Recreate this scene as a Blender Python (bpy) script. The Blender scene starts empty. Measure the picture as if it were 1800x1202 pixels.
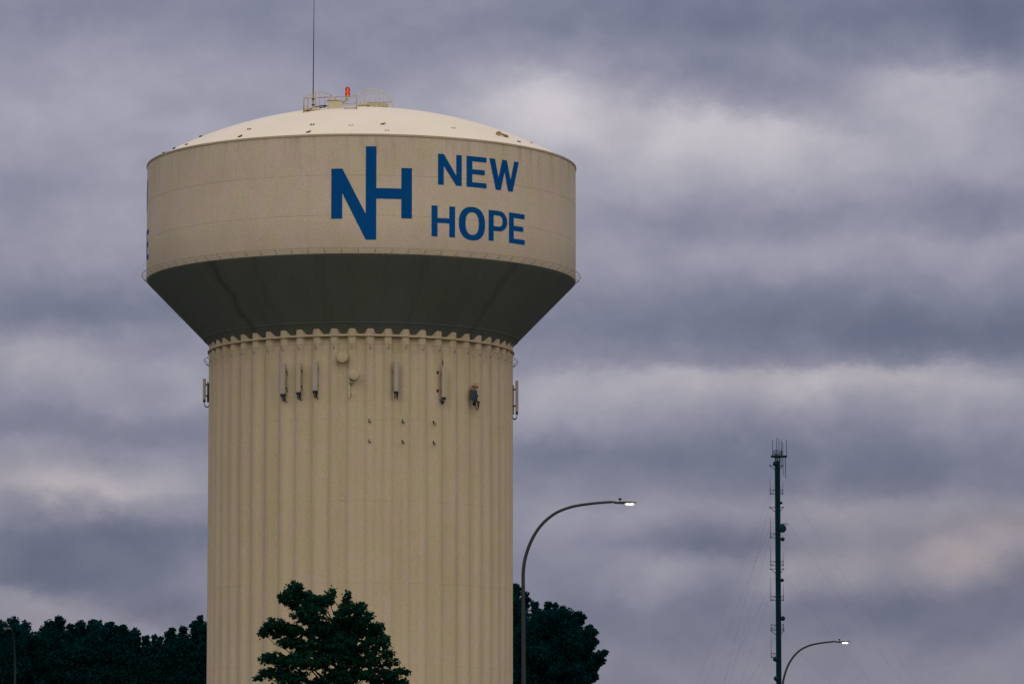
import bpy, math, random
import numpy as np
from mathutils import Vector, Matrix

R = math.radians
S = bpy.context.scene
COL = S.collection

# ------------------------------------------------------------------ camera
cam_d = bpy.data.cameras.new('camera')
cam_d.lens = 168.0
cam_d.sensor_width = 36.0
cam_d.clip_start = 0.5
cam_d.clip_end = 12000
cam = bpy.data.objects.new('camera', cam_d)
COL.objects.link(cam)
cam.location = (0, 0, 1.7)
cam.rotation_euler = (R(90) + 0.11855, 0, 0)
S.camera = cam
S.render.resolution_x = 1024
S.render.resolution_y = 683

# ------------------------------------------------------------------ light, sky, exposure
SUN_EL, SUN_AZ = 40.0, 9.0          # weak glow of the cloud behind the camera
sun_d = bpy.data.lights.new('sun', 'SUN')
sun_d.energy = 1.4
sun_d.angle = R(105)
sun_d.color = (1.0, 0.90, 0.74)
sun = bpy.data.objects.new('sun', sun_d)
COL.objects.link(sun)
sun.location = (0, -40, 60)
sun.rotation_euler = (R(90 - SUN_EL), 0, R(SUN_AZ))

S.view_settings.view_transform = 'Standard'
S.view_settings.look = 'None'
S.view_settings.exposure = 0.0
S.view_settings.gamma = 1.0
S.cycles.max_bounces = 6
S.cycles.diffuse_bounces = 3


def s2l(c):
    return tuple(((v / 255) / 12.92 if v <= 10 else (((v / 255) + 0.055) / 1.055) ** 2.4) for v in c)


# cloud banks: centre u, centre v, half width, soft height above, soft height below, amount
# (u, v are thousandths of a turn-scale across the horizon, v grows downwards)
BANKS = [
    # broad light and dark of the sheet
    (1.10, 0.280, 0.700, 0.160, 0.130, 0.10), (0.20, 0.260, 0.500, 0.160, 0.160, 0.06),
    (1.40, 1.050, 0.700, 0.200, 0.200, -0.06), (0.10, 1.020, 0.350, 0.100, 0.120, -0.06),
    # upper right bank
    (1.03, 0.200, 0.260, 0.060, 0.100, 0.15), (0.92, 0.180, 0.150, 0.040, 0.100, 0.19), (1.01, 0.150, 0.085, 0.026, 0.080, 0.14),
    (1.20, 0.205, 0.130, 0.020, 0.080, 0.15), (1.33, 0.232, 0.120, 0.018, 0.070, 0.19),
    (1.45, 0.250, 0.080, 0.016, 0.060, 0.10),
    (1.60, 0.145, 0.090, 0.028, 0.080, 0.16), (1.70, 0.160, 0.080, 0.022, 0.090, 0.18),
    (1.58, 0.290, 0.300, 0.070, 0.050, 0.12),
    (1.36, 0.140, 0.130, 0.040, 0.050, -0.13), (1.24, 0.120, 0.110, 0.050, 0.040, -0.12), (1.55, 0.020, 0.400, 0.100, 0.060, -0.19),
    (1.76, 0.070, 0.130, 0.080, 0.050, -0.20), (1.15, 0.030, 0.350, 0.090, 0.045, -0.16),
    (1.40, 0.375, 0.200, 0.030, 0.040, -0.06), (1.72, 0.375, 0.160, 0.035, 0.030, -0.09), (1.18, 0.390, 0.150, 0.030, 0.040, -0.10),
    (1.20, 0.450, 0.200, 0.030, 0.050, 0.06), (1.62, 0.430, 0.250, 0.028, 0.050, 0.12),
    (1.30, 0.560, 0.450, 0.060, 0.050, -0.17), (1.70, 0.600, 0.240, 0.060, 0.035, -0.22), (1.05, 0.575, 0.120, 0.040, 0.030, -0.06),
    # middle right bank
    (1.30, 0.665, 0.420, 0.018, 0.070, 0.22), (1.50, 0.658, 0.150, 0.012, 0.034, 0.12), (1.60, 0.668, 0.080, 0.012, 0.040, 0.10),
    (1.20, 0.652, 0.090, 0.014, 0.045, 0.12), (1.40, 0.675, 0.080, 0.012, 0.035, 0.10), (1.74, 0.690, 0.110, 0.016, 0.050, 0.12),
    (0.98, 0.690, 0.100, 0.035, 0.060, 0.12),
    (1.10, 0.800, 0.300, 0.040, 0.060, -0.14), (1.62, 0.815, 0.240, 0.045, 0.050, -0.16), (0.96, 0.790, 0.090, 0.020, 0.030, -0.08),
    (1.24, 0.955, 0.130, 0.050, 0.030, -0.20), (1.52, 0.890, 0.280, 0.020, 0.040, 0.14), (1.10, 0.905, 0.140, 0.018, 0.030, 0.12),
    (1.70, 0.975, 0.090, 0.030, 0.055, 0.22), (1.47, 0.985, 0.150, 0.022, 0.050, 0.15), (1.40, 1.010, 0.070, 0.020, 0.040, 0.08),
    (1.14, 0.985, 0.070, 0.022, 0.080, 0.14), (1.22, 1.010, 0.060, 0.020, 0.060, 0.12), (1.77, 0.935, 0.060, 0.016, 0.030, 0.12),
    (1.62, 1.070, 0.170, 0.030, 0.070, -0.16), (1.30, 1.090, 0.150, 0.050, 0.050, -0.08), (1.78, 0.995, 0.040, 0.040, 0.060, -0.16),
    (1.08, 1.080, 0.120, 0.030, 0.050, -0.10), (1.50, 1.150, 0.250, 0.030, 0.060, 0.06),
    # left of the tower
    (0.25, 0.010, 0.450, 0.100, 0.060, -0.14), (0.15, 0.200, 0.260, 0.060, 0.090, 0.07), (0.62, 0.060, 0.150, 0.050, 0.060, -0.05),
    (0.70, 0.130, 0.110, 0.040, 0.060, -0.04), (0.12, 0.420, 0.220, 0.070, 0.070, 0.10), (0.05, 0.330, 0.120, 0.030, 0.040, -0.05),
    (0.14, 0.545, 0.300, 0.050, 0.035, -0.20), (0.06, 0.625, 0.100, 0.022, 0.050, 0.15), (0.18, 0.645, 0.110, 0.026, 0.050, 0.10),
    (0.31, 0.660, 0.070, 0.030, 0.060, 0.09), (0.08, 0.745, 0.200, 0.030, 0.030, -0.12), (0.28, 0.765, 0.100, 0.030, 0.030, -0.11),
    (0.08, 0.862, 0.120, 0.045, 0.022, 0.28), (0.18, 0.850, 0.080, 0.030, 0.020, 0.14), (0.30, 0.845, 0.090, 0.030, 0.024, 0.15), (0.05, 0.785, 0.070, 0.020, 0.020, 0.08),
    (0.22, 0.915, 0.060, 0.020, 0.060, -0.20), (0.30, 0.940, 0.090, 0.026, 0.060, -0.17), (0.12, 0.925, 0.060, 0.016, 0.060, -0.13), (0.04, 0.960, 0.090, 0.030, 0.060, -0.16),
    (0.14, 1.030, 0.130, 0.040, 0.025, -0.18), (0.27, 1.070, 0.070, 0.026, 0.020, -0.12), (0.05, 1.060, 0.070, 0.022, 0.040, 0.10),
    (0.13, 1.085, 0.080, 0.018, 0.040, 0.10), (0.24, 1.110, 0.090, 0.012, 0.050, 0.12),
]
WARM = [(1.70, 0.985, 0.100, 0.060, 0.060, 0.9), (1.50, 0.900, 0.280, 0.050, 0.060, 0.40), (1.45, 0.990, 0.160, 0.040, 0.060, 0.45),
        (1.45, 0.670, 0.300, 0.030, 0.060, 0.28), (1.78, 0.920, 0.060, 0.030, 0.030, 0.7),
        (0.12, 0.860, 0.200, 0.050, 0.040, 0.50), (0.10, 1.090, 0.200, 0.030, 0.060, 0.40), (1.45, 1.170, 0.400, 0.040, 0.060, 0.30),
        (0.10, 0.640, 0.150, 0.040, 0.050, 0.15), (1.10, 0.200, 0.500, 0.080, 0.100, 0.12)]


def build_world():
    w = bpy.data.worlds.new('World')
    S.world = w
    w.use_nodes = True
    w.cycles.sampling_method = 'MANUAL'
    w.cycles.sample_map_resolution = 512
    nt = w.node_tree
    nt.nodes.clear()
    N, L = nt.nodes, nt.links

    def math_(op, a, b=None, c=None, clamp=False, tree=None):
        t = tree or nt
        n = t.nodes.new('ShaderNodeMath')
        n.operation = op
        n.use_clamp = clamp
        for i, v in enumerate((a, b, c)):
            if v is None:
                continue
            if isinstance(v, (int, float)):
                n.inputs[i].default_value = v
            else:
                t.links.new(v, n.inputs[i])
        return n.outputs[0]

    def vmath(op, a, b=None, c=None, out=0):
        n = N.new('ShaderNodeVectorMath')
        n.operation = op
        for k, v in enumerate((a, b, c)):
            if v is None:
                continue
            if isinstance(v, tuple):
                n.inputs[k].default_value = v
            else:
                L.new(v, n.inputs[k])
        return n.outputs[out]

    tc = N.new('ShaderNodeTexCoord')
    d = tc.outputs['Generated']
    sep = N.new('ShaderNodeSeparateXYZ')
    L.new(d, sep.inputs[0])
    x, y, z = sep.outputs
    az = math_('ARCTAN2', x, y)
    el = math_('ARCSINE', z)

    mp = N.new('ShaderNodeMapping')
    mp.inputs['Scale'].default_value = (8.4, 8.4, 8.4 * 1.4)
    L.new(d, mp.inputs[0])

    def noise(scale, detail, rough, off, out='Fac', lac=2.0):
        ad = N.new('ShaderNodeVectorMath')
        ad.operation = 'ADD'
        ad.inputs[1].default_value = off
        L.new(mp.outputs[0], ad.inputs[0])
        n = N.new('ShaderNodeTexNoise')
        n.inputs['Scale'].default_value = scale
        n.inputs['Detail'].default_value = detail
        n.inputs['Roughness'].default_value = rough
        n.inputs['Lacunarity'].default_value = lac
        L.new(ad.outputs[0], n.inputs['Vector'])
        return n.outputs[out]

    n1 = math_('SUBTRACT', noise(3.0, 7, 0.64, (3, 1, 7)), 0.5)
    n2 = math_('SUBTRACT', noise(4.2, 8, 0.66, (11, 5, 2)), 0.5)
    u0 = math_('MULTIPLY_ADD', az, 8.4, 0.9)
    v0 = math_('MULTIPLY_ADD', el, -8.4, 0.11855 * 8.4 + 0.601)
    u = math_('MULTIPLY_ADD', n1, 0.26, u0)
    v = math_('MULTIPLY_ADD', n2, 0.12, v0)

    cmb = N.new('ShaderNodeCombineXYZ')
    L.new(u, cmb.inputs[0])
    L.new(v, cmb.inputs[1])
    L.new(v, cmb.inputs[2])
    uvv = cmb.outputs[0]

    def total(lst):
        # each bank is one soft mass whose upper and lower edges differ in crispness
        acc = 0.0
        for cu, cv, ru, rt, rb, amt in lst:
            p = vmath('MULTIPLY_ADD', uvv, (1 / ru, 1 / rt, 1 / rb), (-cu / ru, -cv / rt, -cv / rb))
            p = vmath('MAXIMUM', vmath('MINIMUM', p, (99.0, 0.0, 99.0)), (-99.0, -99.0, 0.0))
            q = vmath('DOT_PRODUCT', p, p, out=1)
            acc = math_('MULTIPLY_ADD', math_('POWER', 0.4066, q), amt, acc)
        return acc

    banks = total(BANKS)
    warm = total(WARM)
    big = math_('SUBTRACT', noise(1.3, 5, 0.5, (0.3, 4.1, 1.7)), 0.5)
    mid = math_('SUBTRACT', noise(5.0, 6, 0.56, (7.3, 2.1, 9.7)), 0.5)
    puff = math_('ABSOLUTE', math_('SUBTRACT', noise(4.4, 4, 0.5, (2.3, 6.1, 5.7)), 0.5))     # rounded heads of the cloud
    fine = math_('SUBTRACT', noise(17.0, 5, 0.6, (1.3, 8.1, 3.7)), 0.5)
    val = math_('ADD', banks, math_('MULTIPLY_ADD', big, 0.22, 0.50))
    val = math_('MULTIPLY_ADD', puff, -0.36, val)
    val = math_('MULTIPLY_ADD', fine, 0.08, math_('MULTIPLY_ADD', mid, 0.25, val), clamp=True)
    ramp = N.new('ShaderNodeValToRGB')
    cr = ramp.color_ramp
    cr.interpolation = 'B_SPLINE'
    stops = [(0.0, (86, 92, 116)), (0.28, (111, 115, 137)), (0.55, (147, 146, 163)),
             (0.80, (176, 173, 183)), (1.0, (200, 196, 201))]
    while len(cr.elements) < len(stops):
        cr.elements.new(0.5)
    for el_, (p, c) in zip(cr.elements, stops):
        el_.position = p
        el_.color = (*s2l(c), 1)
    L.new(val, ramp.inputs[0])
    # warm glow of the evening in some banks
    wm = N.new('ShaderNodeMix')
    wm.data_type = 'RGBA'
    wm.blend_type = 'MULTIPLY'
    L.new(math_('MULTIPLY', warm, 1.0, clamp=True), wm.inputs[0])
    L.new(ramp.outputs[0], wm.inputs[6])
    wm.inputs[7].default_value = (1.07, 0.965, 0.87, 1)
    # overcast sky brightens evenly towards the zenith
    zen = math_('DIVIDE', math_('MULTIPLY_ADD', math_('MAXIMUM', z, 0.0), 2.0, 1.0), 1.24)
    zm = N.new('ShaderNodeVectorMath')
    zm.operation = 'SCALE'
    L.new(wm.outputs[2], zm.inputs[0])
    L.new(math_('MULTIPLY', zen, 10.0), zm.inputs['Scale'])
    sky = N.new('ShaderNodeTexSky')
    sky.sky_type = 'NISHITA'
    sky.sun_disc = False
    sky.sun_elevation = R(SUN_EL)
    sky.sun_rotation = R(180 + SUN_AZ)
    sky.air_density = 1.0
    sky.dust_density = 2.0
    mx = N.new('ShaderNodeMix')
    mx.data_type = 'RGBA'
    mx.inputs[0].default_value = 0.97
    L.new(sky.outputs[0], mx.inputs[6])
    L.new(zm.outputs[0], mx.inputs[7])
    bg = N.new('ShaderNodeBackground')
    bg.inputs['Strength'].default_value = 0.1
    L.new(mx.outputs[2], bg.inputs['Color'])
    out = N.new('ShaderNodeOutputWorld')
    L.new(bg.outputs[0], out.inputs[0])


build_world()


# ------------------------------------------------------------------ materials
def principled(name, color, rough=0.7, metal=0.0, spec=0.3):
    m = bpy.data.materials.new(name)
    m.use_nodes = True
    b = m.node_tree.nodes['Principled BSDF']
    b.inputs['Base Color'].default_value = (*color, 1)
    b.inputs['Roughness'].default_value = rough
    b.inputs['Metallic'].default_value = metal
    b.inputs['Specular IOR Level'].default_value = spec
    return m, m.node_tree, b


def add_noise(nt, vec, scale, detail=3, rough=0.55, stretch=(1, 1, 1)):
    mp = nt.nodes.new('ShaderNodeMapping')
    mp.inputs['Scale'].default_value = stretch
    nt.links.new(vec, mp.inputs[0])
    n = nt.nodes.new('ShaderNodeTexNoise')
    n.inputs['Scale'].default_value = scale
    n.inputs['Detail'].default_value = detail
    n.inputs['Roughness'].default_value = rough
    nt.links.new(mp.outputs[0], n.inputs['Vector'])
    return n.outputs['Fac']


def remap(nt, v, a, b, c, d):
    n = nt.nodes.new('ShaderNodeMapRange')
    n.inputs[1].default_value, n.inputs[2].default_value = a, b
    n.inputs[3].default_value, n.inputs[4].default_value = c, d
    nt.links.new(v, n.inputs[0])
    return n.outputs[0]


def mixc(nt, fac, a, b, mode='MIX'):
    n = nt.nodes.new('ShaderNodeMix')
    n.data_type = 'RGBA'
    n.blend_type = mode
    if isinstance(fac, (int, float)):
        n.inputs[0].default_value = fac
    else:
        nt.links.new(fac, n.inputs[0])
    for i, v in ((6, a), (7, b)):
        if isinstance(v, tuple):
            n.inputs[i].default_value = (*v, 1)
        else:
            nt.links.new(v, n.inputs[i])
    return n.outputs[2]


def weathered(name, color, stain, rough=0.75, grain=0.10, streak=0.25, patch=0.3, spec=0.25, bump=0.0, scale=1.0):
    """painted steel: broad patches, vertical run-off streaks and a fine orange-peel grain"""
    m, nt, b = principled(name, color, rough, 0, spec)
    tc = nt.nodes.new('ShaderNodeTexCoord').outputs['Object']
    c = mixc(nt, remap(nt, add_noise(nt, tc, 0.35 * scale, 4), 0.42, 0.72, 0, patch), color, stain)
    st = add_noise(nt, tc, 1.6 * scale, 4, 0.6, (1, 1, 0.045))
    c = mixc(nt, remap(nt, st, 0.48, 0.75, 0, streak), c, stain)
    hu = add_noise(nt, tc, 0.9 * scale, 3, 0.6)
    c = mixc(nt, 1.0, c, mixc(nt, remap(nt, hu, 0.35, 0.65, 0, 1), (1.03, 0.985, 1.03), (0.975, 1.01, 0.90)), 'MULTIPLY')
    gr = add_noise(nt, tc, 9.0 * scale, 3, 0.75)
    c = mixc(nt, 1.0, c, mixc(nt, remap(nt, gr, 0.25, 0.75, 0, 1), (1 - grain,) * 3, (1 + grain,) * 3), 'MULTIPLY')
    nt.links.new(c, b.inputs['Base Color'])
    nt.links.new(remap(nt, gr, 0, 1, rough - 0.1, rough + 0.1), b.inputs['Roughness'])
    if bump:
        bn = nt.nodes.new('ShaderNodeBump')
        bn.inputs['Strength'].default_value = bump
        bn.inputs['Distance'].default_value = 0.05
        nt.links.new(add_noise(nt, tc, 0.8 * scale, 3), bn.inputs['Height'])
        nt.links.new(bn.outputs[0], b.inputs['Normal'])
    return m


M = {}
M['tank'] = weathered('tank_paint', (0.585, 0.485, 0.36), (0.47, 0.38, 0.245), grain=0.12, streak=0.30, patch=0.45, bump=0.2)
M['shaft'] = weathered('shaft_paint', (0.535, 0.438, 0.290), (0.435, 0.340, 0.195), grain=0.11, streak=0.55, patch=0.3, bump=0.12)
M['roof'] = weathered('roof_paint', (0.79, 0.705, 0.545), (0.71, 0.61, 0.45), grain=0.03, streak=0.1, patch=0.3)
M['band'] = weathered('rim_paint', (0.47, 0.375, 0.26), (0.33, 0.25, 0.16), grain=0.1, patch=0.5)
M['bowl'] = weathered('bowl_grey_green', (0.138, 0.152, 0.128), (0.105, 0.113, 0.095), grain=0.14, streak=0.0, patch=0.4, bump=0.2)  # dark grey-green all over the bowl, much darker than the tank wall
M['seam'] = weathered('seam_paint', (0.50, 0.41, 0.295), (0.43, 0.34, 0.23), grain=0.1, patch=0.8)
M['rail'] = weathered('rail_paint', (0.40, 0.32, 0.23), (0.22, 0.15, 0.09), grain=0.05, scale=3)
M['rusty'] = weathered('rusty_rail_paint', (0.55, 0.47, 0.33), (0.24, 0.10, 0.045), grain=0.15, patch=0.9, streak=0.7, scale=4)
M['cream'] = weathered('cream_paint', (0.60, 0.54, 0.36), (0.45, 0.36, 0.2), grain=0.08)
M['blue'] = weathered('blue_lettering', (0.0006, 0.070, 0.235), (0.0005, 0.062, 0.21), grain=0.07, patch=0.5, rough=0.7, spec=0.05)
M['panel_grey'] = weathered('radome_grey', (0.43, 0.365, 0.305), (0.37, 0.31, 0.25), grain=0.04, scale=3)
M['panel_beige'] = weathered('radome_beige', (0.46, 0.395, 0.27), (0.40, 0.33, 0.22), grain=0.04, scale=3)
M['dark'] = principled('dark_plastic', (0.007, 0.018, 0.022), 0.6)[0]
M['cable'] = principled('cable_rubber', (0.004, 0.007, 0.008), 0.9, 0, 0.05)[0]
M['lug'] = weathered('lug_steel', (0.030, 0.028, 0.026), (0.10, 0.05, 0.03), grain=0.2, scale=6)
M['tanlug'] = weathered('bare_bracket', (0.34, 0.23, 0.11), (0.20, 0.10, 0.04), grain=0.2, scale=6)
M['orange'] = weathered('rust_orange', (0.36, 0.15, 0.06), (0.25, 0.12, 0.06), grain=0.2, scale=6)
M['unit'] = weathered('radio_unit_blue', (0.045, 0.075, 0.10), (0.03, 0.05, 0.07), grain=0.06, scale=6)
M['galv'] = weathered('galvanised_steel', (0.026, 0.031, 0.030), (0.017, 0.020, 0.020), grain=0.08, scale=3, rough=0.6, spec=0.3)
M['whip'] = principled('whip_fibreglass', (0.035, 0.045, 0.055), 0.5)[0]
M['mast'] = weathered('mast_steel', (0.004, 0.026, 0.036), (0.003, 0.018, 0.026), grain=0.1, scale=0.6, spec=0.1)
M['guy'] = principled('guy_strand', (0.03, 0.04, 0.05), 0.6)[0]
M['bark'] = weathered('bark', (0.018, 0.014, 0.010), (0.010, 0.008, 0.006), grain=0.3, scale=4, rough=0.95)


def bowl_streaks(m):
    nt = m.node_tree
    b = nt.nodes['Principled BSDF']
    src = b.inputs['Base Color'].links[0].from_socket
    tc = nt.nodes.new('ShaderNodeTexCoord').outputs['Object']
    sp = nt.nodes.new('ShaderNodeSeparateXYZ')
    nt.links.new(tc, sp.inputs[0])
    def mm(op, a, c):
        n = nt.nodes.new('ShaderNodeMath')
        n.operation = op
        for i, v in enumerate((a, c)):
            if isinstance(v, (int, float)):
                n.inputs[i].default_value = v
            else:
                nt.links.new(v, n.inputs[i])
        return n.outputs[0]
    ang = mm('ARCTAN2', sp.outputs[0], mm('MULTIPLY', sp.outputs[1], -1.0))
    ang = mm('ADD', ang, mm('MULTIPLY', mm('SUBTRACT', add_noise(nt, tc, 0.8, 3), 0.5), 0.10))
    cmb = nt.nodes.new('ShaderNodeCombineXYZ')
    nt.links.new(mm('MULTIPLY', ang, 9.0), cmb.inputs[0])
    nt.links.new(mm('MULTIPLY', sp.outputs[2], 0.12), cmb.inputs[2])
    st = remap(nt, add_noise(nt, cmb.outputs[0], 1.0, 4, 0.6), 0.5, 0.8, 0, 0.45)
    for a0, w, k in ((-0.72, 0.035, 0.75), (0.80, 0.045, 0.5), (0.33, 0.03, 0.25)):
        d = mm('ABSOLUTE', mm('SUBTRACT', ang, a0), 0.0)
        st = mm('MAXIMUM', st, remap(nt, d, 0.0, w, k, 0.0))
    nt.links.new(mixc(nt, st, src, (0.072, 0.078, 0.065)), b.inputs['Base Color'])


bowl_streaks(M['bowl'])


def run_off(m, z_top, z_end, color, amount, scale=2.2):
    # dirty water runs that start at a ledge and thin out below it
    nt = m.node_tree
    b = nt.nodes['Principled BSDF']
    src = b.inputs['Base Color'].links[0].from_socket
    tc = nt.nodes.new('ShaderNodeTexCoord').outputs['Object']
    sp = nt.nodes.new('ShaderNodeSeparateXYZ')
    nt.links.new(tc, sp.inputs[0])
    mask = remap(nt, sp.outputs[2], z_end, z_top, 0.0, 1.0)
    runs = remap(nt, add_noise(nt, tc, scale, 4, 0.65, (1, 1, 0.10)), 0.50, 0.72, 0.0, amount)
    n = nt.nodes.new('ShaderNodeMath')
    n.operation = 'MULTIPLY'
    nt.links.new(mask, n.inputs[0])
    nt.links.new(runs, n.inputs[1])
    nt.links.new(mixc(nt, n.outputs[0], src, color), b.inputs['Base Color'])


run_off(M['tank'], 39.6, 37.2, (0.26, 0.195, 0.12), 0.50)
run_off(M['shaft'], 29.7, 24.5, (0.28, 0.21, 0.12), 0.40, 1.8)


def emit(name, color, strength):
    m = bpy.data.materials.new(name)
    m.use_nodes = True
    nt = m.node_tree
    nt.nodes.clear()
    e = nt.nodes.new('ShaderNodeEmission')
    e.inputs[0].default_value = (*color, 1)
    e.inputs[1].default_value = strength
    o = nt.nodes.new('ShaderNodeOutputMaterial')
    nt.links.new(e.outputs[0], o.inputs[0])
    return m


M['led'] = emit('lit_led_lens', (1.0, 0.90, 0.74), 9.0)
M['ledwarm'] = emit('lit_led_lens_edge', (1.0, 0.66, 0.38), 0.7)
M['filament'] = emit('beacon_lamp', (1.0, 0.30, 0.03), 3.0)
M['ledoff'] = principled('led_lens_off', (0.55, 0.55, 0.52), 0.3)[0]


def lens_material():
    m = bpy.data.materials.new('red_lens_glass')
    m.use_nodes = True
    nt = m.node_tree
    nt.nodes.clear()
    tr = nt.nodes.new('ShaderNodeBsdfTransparent')
    tr.inputs[0].default_value = (1.0, 0.22, 0.08, 1)
    gl = nt.nodes.new('ShaderNodeBsdfPrincipled')
    gl.inputs['Base Color'].default_value = (0.28, 0.008, 0.003, 1)
    gl.inputs['Roughness'].default_value = 0.25
    gl.inputs['Emission Color'].default_value = (0.9, 0.02, 0.003, 1)
    gl.inputs['Emission Strength'].default_value = 0.06
    mx = nt.nodes.new('ShaderNodeMixShader')
    mx.inputs[0].default_value = 0.66
    nt.links.new(tr.outputs[0], mx.inputs[1])
    nt.links.new(gl.outputs[0], mx.inputs[2])
    o = nt.nodes.new('ShaderNodeOutputMaterial')
    nt.links.new(mx.outputs[0], o.inputs[0])
    return m


M['lens'] = lens_material()


def foliage(name, c1, c2):
    m, nt, b = principled(name, c1, 1.0, 0, 0.0)
    gm = nt.nodes.new('ShaderNodeNewGeometry')
    tc = nt.nodes.new('ShaderNodeTexCoord').outputs['Object']
    c = mixc(nt, gm.outputs['Random Per Island'], c1, c2)
    c = mixc(nt, 1.0, c, mixc(nt, remap(nt, add_noise(nt, tc, 0.9, 2), 0.3, 0.7, 0, 1), (0.65,) * 3, (1.25,) * 3), 'MULTIPLY')
    nt.links.new(c, b.inputs['Base Color'])
    tl = nt.nodes.new('ShaderNodeBsdfTranslucent')
    nt.links.new(c, tl.inputs[0])
    mx = nt.nodes.new('ShaderNodeMixShader')
    mx.inputs[0].default_value = 0.45
    nt.links.new(b.outputs[0], mx.inputs[1])
    nt.links.new(tl.outputs[0], mx.inputs[2])
    nt.links.new(mx.outputs[0], nt.nodes['Material Output'].inputs[0])
    return m


M['leaf_near'] = foliage('maple_leaf', (0.0016, 0.0350, 0.0260), (0.0120, 0.0600, 0.0280))
M['leaf_far'] = foliage('broad_leaf', (0.0014, 0.0370, 0.0370), (0.0026, 0.0430, 0.0400))


def ground_material():
    m, nt, b = principled('grass_ground', (0.04, 0.05, 0.03), 0.95)
    tc = nt.nodes.new('ShaderNodeTexCoord').outputs['Object']
    c = mixc(nt, remap(nt, add_noise(nt, tc, 0.02, 5), 0.35, 0.65, 0, 1), (0.035, 0.048, 0.026), (0.060, 0.060, 0.048))
    c = mixc(nt, remap(nt, add_noise(nt, tc, 3.0, 4), 0.3, 0.7, 0, 0.5), c, (0.03, 0.04, 0.02))
    nt.links.new(c, b.inputs['Base Color'])
    return m


M['ground'] = ground_material()


# ------------------------------------------------------------------ mesh builder
class MB:
    def __init__(self):
        self.v, self.f = [], []

    def add(self, verts, faces):
        o = len(self.v)
        self.v += [tuple(p) for p in verts]
        self.f += [tuple(i + o for i in f) for f in faces]
        return self

    def box(self, c, s, rot=None, bevel=0.0):
        x, y, z = (k / 2 for k in s)
        if bevel:
            b = min(bevel, x * 0.9, y * 0.9)
            prof = [(-x + b, -y), (x - b, -y), (x, -y + b), (x, y - b), (x - b, y), (-x + b, y), (-x, y - b), (-x, -y + b)]
            b2 = min(bevel, z * 0.9)
            rings = [(0.82, -z), (1.0, -z + b2), (1.0, z - b2), (0.82, z)]
            vs = []
            for k, zz in rings:
                ix, iy = (1, 1) if k == 1.0 else ((x - b * 0.7) / x, (y - b * 0.7) / y)
                vs += [(px * ix, py * iy, zz) for px, py in prof]
            fs = [tuple(range(7, -1, -1)), tuple(range(24, 32))]
            for r in range(3):
                for i in range(8):
                    j = (i + 1) % 8
                    fs.append((r * 8 + i, r * 8 + j, r * 8 + 8 + j, r * 8 + 8 + i))
        else:
            vs = [(a * x, b_ * y, d * z) for d in (-1, 1) for b_ in (-1, 1) for a in (-1, 1)]
            fs = [(0, 2, 3, 1), (4, 5, 7, 6), (0, 1, 5, 4), (2, 6, 7, 3), (0, 4, 6, 2), (1, 3, 7, 5)]
        out = []
        for p in vs:
            q = Vector(p)
            if rot is not None:
                q = rot @ q
            out.append((q.x + c[0], q.y + c[1], q.z + c[2]))
        return self.add(out, fs)

    def tube(self, pts, rad, n=8, cap=True):
        pts = [Vector(p) for p in pts]
        if isinstance(rad, (int, float)):
            rad = [rad] * len(pts)
        vs, fs = [], []
        ref = None
        for i, p in enumerate(pts):
            a = pts[max(i - 1, 0)]
            b = pts[min(i + 1, len(pts) - 1)]
            t = (b - a).normalized()
            if ref is None:
                ref = Vector((0, 1, 0)) if abs(t.y) < 0.9 else Vector((1, 0, 0))
            s = t.cross(ref).normalized()
            ref = s.cross(t).normalized()
            for k in range(n):
                an = 2 * math.pi * k / n
                vs.append(p + (s * math.cos(an) + ref * math.sin(an)) * rad[i])
        for i in range(len(pts) - 1):
            for k in range(n):
                j = (k + 1) % n
                fs.append((i * n + k, i * n + j, (i + 1) * n + j, (i + 1) * n + k))
        if cap:
            fs.append(tuple(range(n - 1, -1, -1)))
            fs.append(tuple((len(pts) - 1) * n + k for k in range(n)))
        return self.add(vs, fs)

    def rev(self, prof, n=192, c=(0, 0, 0), closed=False):
        """revolve (r, z) points about the vertical axis through c"""
        vs, fs = [], []
        for r, z in prof:
            for k in range(n):
                a = 2 * math.pi * k / n
                vs.append((c[0] + r * math.sin(a), c[1] - r * math.cos(a), c[2] + z))
        m = len(prof)
        for i in range(m if closed else m - 1):
            i2 = (i + 1) % m
            for k in range(n):
                j = (k + 1) % n
                fs.append((i * n + k, i * n + j, i2 * n + j, i2 * n + k))
        return self.add(vs, fs)

    def build(self, name, mat, parent=None, smooth=False, loc=None, rotz=0.0):
        me = bpy.data.meshes.new(name)
        me.from_pydata(self.v, [], self.f)
        me.materials.append(mat)
        if smooth is True:
            me.polygons.foreach_set('use_smooth', [True] * len(me.polygons))
        elif smooth:
            me.polygons.foreach_set('use_smooth', [True] * len(me.polygons))
            me.set_sharp_from_angle(angle=R(smooth))
        me.update()
        o = bpy.data.objects.new(name, me)
        COL.objects.link(o)
        if parent is not None:
            o.parent = parent
        if loc is not None:
            o.location = loc
        o.rotation_euler.z = rotz
        return o


def tag(o, label, cat, group=None):
    o['label'] = label
    o['category'] = cat
    if group:
        o['group'] = group
    return o


def empty(name, loc, rotz=0.0):
    o = bpy.data.objects.new(name, None)
    o.empty_display_size = 0.5
    COL.objects.link(o)
    o.location = loc
    o.rotation_euler.z = rotz
    return o


def share(src, name, parent, loc=(0, 0, 0), rotz=0.0):
    c = bpy.data.objects.new(name, src.data)
    COL.objects.link(c)
    c.parent = parent
    c.location = loc
    c.rotation_euler.z = rotz
    return c


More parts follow.
